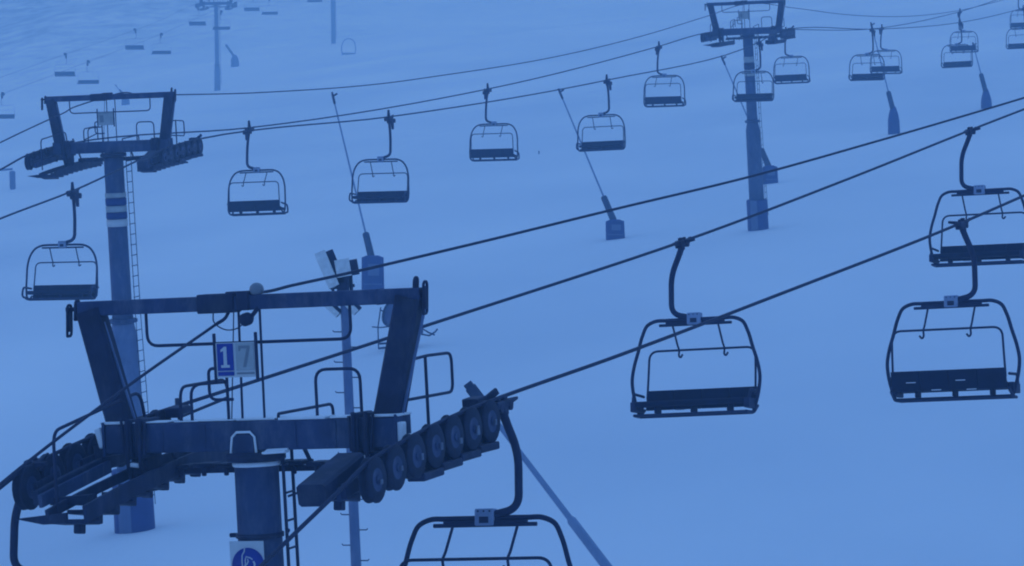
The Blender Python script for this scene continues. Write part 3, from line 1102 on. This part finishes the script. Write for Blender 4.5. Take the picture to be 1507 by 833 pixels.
# ------------------------------------------------------------------ snow lances
def snow_lance(base_px, tip_px, label, pad=(1.1, 1.1), tube_len=1.9, square=False, Y=None, rod=.05, tube_r=.19, mat_rod='alu', padmat='pad', bare=False, headsize=(.12, .4), dy=-.6):
    base = on_ground(*base_px) if Y is None else at(base_px[0], base_px[1], Y)
    if Y is not None:
        base.z = ground(base.x, base.y)
        a, e = ratios(*base_px)
    tip = at(tip_px[0], tip_px[1], base.y + dy)
    root = empty('snow_lance', base, label, 'snow lance', 'snow lances along the piste')
    t = tip - base
    w, h = pad
    if not bare:
        pd = MB()
        ax = .12 * t.x / max(t.length, 1)
        if square:
            pd.beam((0, 0, -.3), (ax, 0, h), w, w * .8, up=(0, 1, 0), w2=w * .96, h2=w * .78)
            pd.beam((ax, 0, h), (ax, 0, h + .1), w * .9, w * .7, up=(0, 1, 0), w2=w * .55, h2=w * .5)
        else:
            pd.lathe((0, 0, -.3), (ax, 0, 1), [(0, w * .53), (.5, w * .53), (h * .75, w * .5), (h, w * .40), (h + .45, w * .24), (h + .5, w * .2)], 14)
        po = pd.build('base_pad', M[padmat], root)
        if square:
            MB().box((ax * .5 + .05, -w * .4 - .012, h * .62), (w * .5, .008, h * .34)).build('pad_logo', M['padstripe'], po)
            MB().box((0.0, -w * .4 - .012, h * .2), (w * .8, .008, .05)).build('pad_band', M['padstripe'], po)
    start = Vector((0, 0, h * .8)) if not bare else Vector((0, 0, 0))
    d = (t - start).normalized()
    mid = start + d * tube_len
    tb = MB().tube([start - d * .3, start + d * .1, mid - d * .08, mid], [tube_r, tube_r, tube_r * .92, tube_r * .6], 12)
    tb.build('lower_tube', M['steel'] if not bare else M[mat_rod], root)
    MB().tube([mid, mid + (t - mid) * .5, t], [rod, rod * .9, rod * .75], 8).build('lance_rod', M[mat_rod], root)
    hd = MB()
    hd.beam(t - d * .1, t + d * headsize[1], headsize[0], headsize[0] * .9)
    hd.beam(t + d * headsize[1], t + d * (headsize[1] + .12), headsize[0] * .8, headsize[0] * .7)
    if not bare:
        hd.beam(t + d * .3, t + d * .3 + Vector((.22, -.1, .12)), .08, .08)
    hd.build('nozzle_head', M['steel'], root)
    return root


snow_lance((906, 352), (827, 143), 'snow lance with a squat square padded base, below the open slope chairs', (1.05, .95), 1.75, True)
snow_lance((549, 430), (492, 150), 'tall snow lance on a blue square pad behind the near tower beam', (1.15, 1.75), 1.7, True)
snow_lance((1134, 270), (1066, 93), 'snow lance with its pad beside the pole of the upper tower', (.95, 1.0), 1.5, True)
snow_lance((1316, 197), (1284, 43), 'snow lance with a tapering pad below the overlapping chairs', (.82, 1.75), 1.7)
snow_lance((1452, 159), (1434, 72), 'paler snow lance with a tapering pad, under the stacked chairs', (.8, 1.25), 1.7)
snow_lance((346, 97), (334, 68), 'tiny faint snow lance beside the far tapered tower', (1.5, 1.9), 3.0, tube_r=.25, rod=.08)
snow_lance((185, 155), (172, 128), 'tiny faint snow lance seen through the top frame of the banded tower', (1.25, 1.7), 1.6, tube_r=.2, rod=.08)
# the bare aluminium lance nearer than the rest
NL = snow_lance((960, 945), (702, 583), 'long bare grey lance slanting down behind the wheels of the nearest tower', tube_len=3.2, Y=96.0, rod=.075,
                tube_r=.125, bare=True, headsize=(.30, .26), dy=0)


# ------------------------------------------------------------------ floodlight mast
def flood_mast():
    Y = 80.0
    top = at(505, 392, Y)
    bot = at(527, 900, Y)
    ax = (top - bot).normalized()
    base = top.copy()
    while base.z > ground(base.x, base.y) - .1:
        base -= ax * .02
    root = empty('floodlight_mast', base, 'slim mast with climbing pegs and snow-crusted floodlights behind the near tower', 'floodlight mast')
    h = (top - base)
    L = h.length
    MB().tube([Vector((0, 0, 0)), h * .5, h], [.125, .1, .085], 10).build('mast', M['galv'], root)
    for i in range(22):
        pg = MB()
        c = ax * (L - 1.3 - .3 * i)
        s = 1 if i % 2 else -1
        for sgn in (s,):
            pg.tube([c, c + Vector((sgn * .24, -.03, .0)), c + Vector((sgn * .26, -.03, .03))], .012, 5)
        pg.build('climbing_peg', M['steel'], root)
    px = lambda x, y, dy=0.0: at(x, y, Y + dy) - base
    br = MB()
    br.tube([px(490, 418), px(490, 437)], .03, 6)
    br.tube([px(516, 404), px(518, 440)], .035, 6)
    br.beam(px(486, 424), px(522, 420), .05, .06)
    br.beam(px(492, 440, -.05), px(521, 438, -.05), .06, .06)
    br.beam(px(505, 402, -.1), px(505, 432, -.1), .24, .2, up=(0, 1, 0))
    br.build('lamp_bracket', M['steel'], root)

    def lamp(a, b, w, th, shift):
        o = MB()
        o.beam(a, b, w, th, up=(0, 1, 0))
        f = o.build('floodlight', M['steel'], root)
        c = MB()
        d = (b - a).normalized()
        side = Vector((-d.z, 0, d.x)) * shift
        c.beam(a + side - d * .04 + Vector((0, -.06, 0)), b + side + Vector((0, -.06, 0)), w * .66, th * 1.05, up=(0, 1, 0))
        c.beam(b + side - d * .12 + Vector((0, -.19, 0)), b + side - d * .06 + Vector((0, -.19, 0)), w * .3, th * .3, up=(0, 1, 0))
        c.build('snow_crust', M['crust'], f)
    lamp(px(478, 372, -.1), px(498, 420, -.1), .34, .2, -.09)
    lamp(px(509, 384, -.15), px(513, 406, -.1), .44, .2, -.08)
    lamp(px(484, 447, .05), px(500, 462, .05), .16, .2, -.05)
    lamp(px(512, 443, .05), px(527, 458, .05), .20, .2, -.05)


flood_mast()


# ------------------------------------------------------------------ fan gun on its carriage
def fan_gun():
    base = on_ground(590, 514)
    root = empty('snow_cannon', base, 'dark fan snow cannon on a carriage, behind the upright of the nearest tower', 'snow cannon')
    k = base.y / F
    L = lambda x, y, dy=0.0: Vector(((x - 590) * k, dy, (514 - y) * k))
    b = MB()
    d = Vector((-.75, -.55, .2)).normalized()
    c = L(592, 466)
    b.lathe(c + d * .62, -d, [(0, .50), (.03, .56), (.1, .56), (.2, .50), (.7, .47), (1.0, .36), (1.15, .2)], 24)
    b.build('fan_barrel', M['gunbody'], root)
    r = MB()
    cc = c + d * .64
    x = d.cross(Vector((0, 0, 1))).normalized()
    y = d.cross(x)
    r.tube([cc + (x * math.cos(t) + y * math.sin(t)) * .55 for t in [2 * PI * i / 20 for i in range(21)]], .05, 6)
    r.build('nozzle_ring', M['steel'], root)
    m = MB()
    m.box(L(586, 449), (.45, .4, .34))
    m.build('control_box', M['gunbody'], root)
    f = MB()
    f.beam(L(590, 478), L(594, 506), .25, .2, up=(0, 1, 0))
    f.beam(L(572, 507), L(618, 499), .12, .12)
    f.beam(L(600, 470, .1), L(616, 492, .1), .5, .4, up=(0, 1, 0))
    f.box(L(614, 480, .1), (.5, .4, .6))
    f.build('carriage', M['gunbody'], root)
    for xx, yy in ((580, 508), (606, 503)):
        MB().lathe(L(xx, yy, -.35), (0, 1, 0), [(0, .1), (0, .22), (.03, .25), (.15, .25), (.18, .22), (.18, .1)], 16).build('wheel', M['rubber'], root)
    s = MB()
    s.tube([L(557, 514), L(556, 482), L(560, 452)], .028, 6)
    s.tube([L(557, 506), L(575, 505)], .05, 6)
    s.tube([L(557, 513), L(575, 511)], .05, 6)
    s.tube([L(547, 481), L(560, 482), L(576, 480)], .03, 6)
    s.tube([L(560, 456), L(570, 462)], .03, 6)
    s.build('side_frame', M['steel'], root)
    t = MB()
    t.tube([L(612, 492), L(622, 484), L(632, 490), L(640, 493)], .04, 6)
    t.tube([L(620, 492), L(632, 494), L(641, 488), L(644, 484)], .04, 6)
    t.build('drawbar', M['steel'], root)


fan_gun()


# ------------------------------------------------------------------ small things on the far snow
def padded_post():
    b = on_ground(19, 279)
    root = empty('padded_post', b, 'faint padded post with a side arm at the picture edge, beside the banded tower wheels', 'post')
    MB().lathe((0, 0, -.3), (-.04, 0, 1), [(0, .16), (.3, .22), (.5, .28), (1.9, .28), (2.0, .22)], 14).build('post_pad', M['padstripe'], root)
    MB().tube([(-.05, 0, 1.9), (-.6, 0, 1.85), (-1.5, 0, 1.8)], .1, 8).build('side_arm', M['padstripe'], root)


padded_post()


def hoop():
    b = on_ground(513, 81)
    root = empty('piste_hoop', b, 'very faint hoop frame standing on the snow beside the farthest pole', 'hoop')
    MB().tube(rounded([(-1.1, 0, -.2), (-1.4, 0, 1.2), (-1.1, 0, 2.6), (-.4, 0, 3.15), (.4, 0, 3.15), (1.1, 0, 2.6), (1.4, 0, 1.2), (1.1, 0, -.2)], .5), .09, 6).build('hoop_tube', M['galv'], root)
    MB().beam((-1.3, 0, .25), (1.3, 0, .25), .12, .35).build('crossbar', M['galv'], root)


hoop()
st = on_ground(793, 227)
o = MB().lathe((0, 0, -.2), (.02, 0, 1), [(0, .04), (.35, .04), (.36, .055), (.45, .055), (.46, .02)], 8).build('marker_stake', M['steel'], None, st)
tag(o, 'tiny dark marker stake standing alone on the open snow', 'stake')
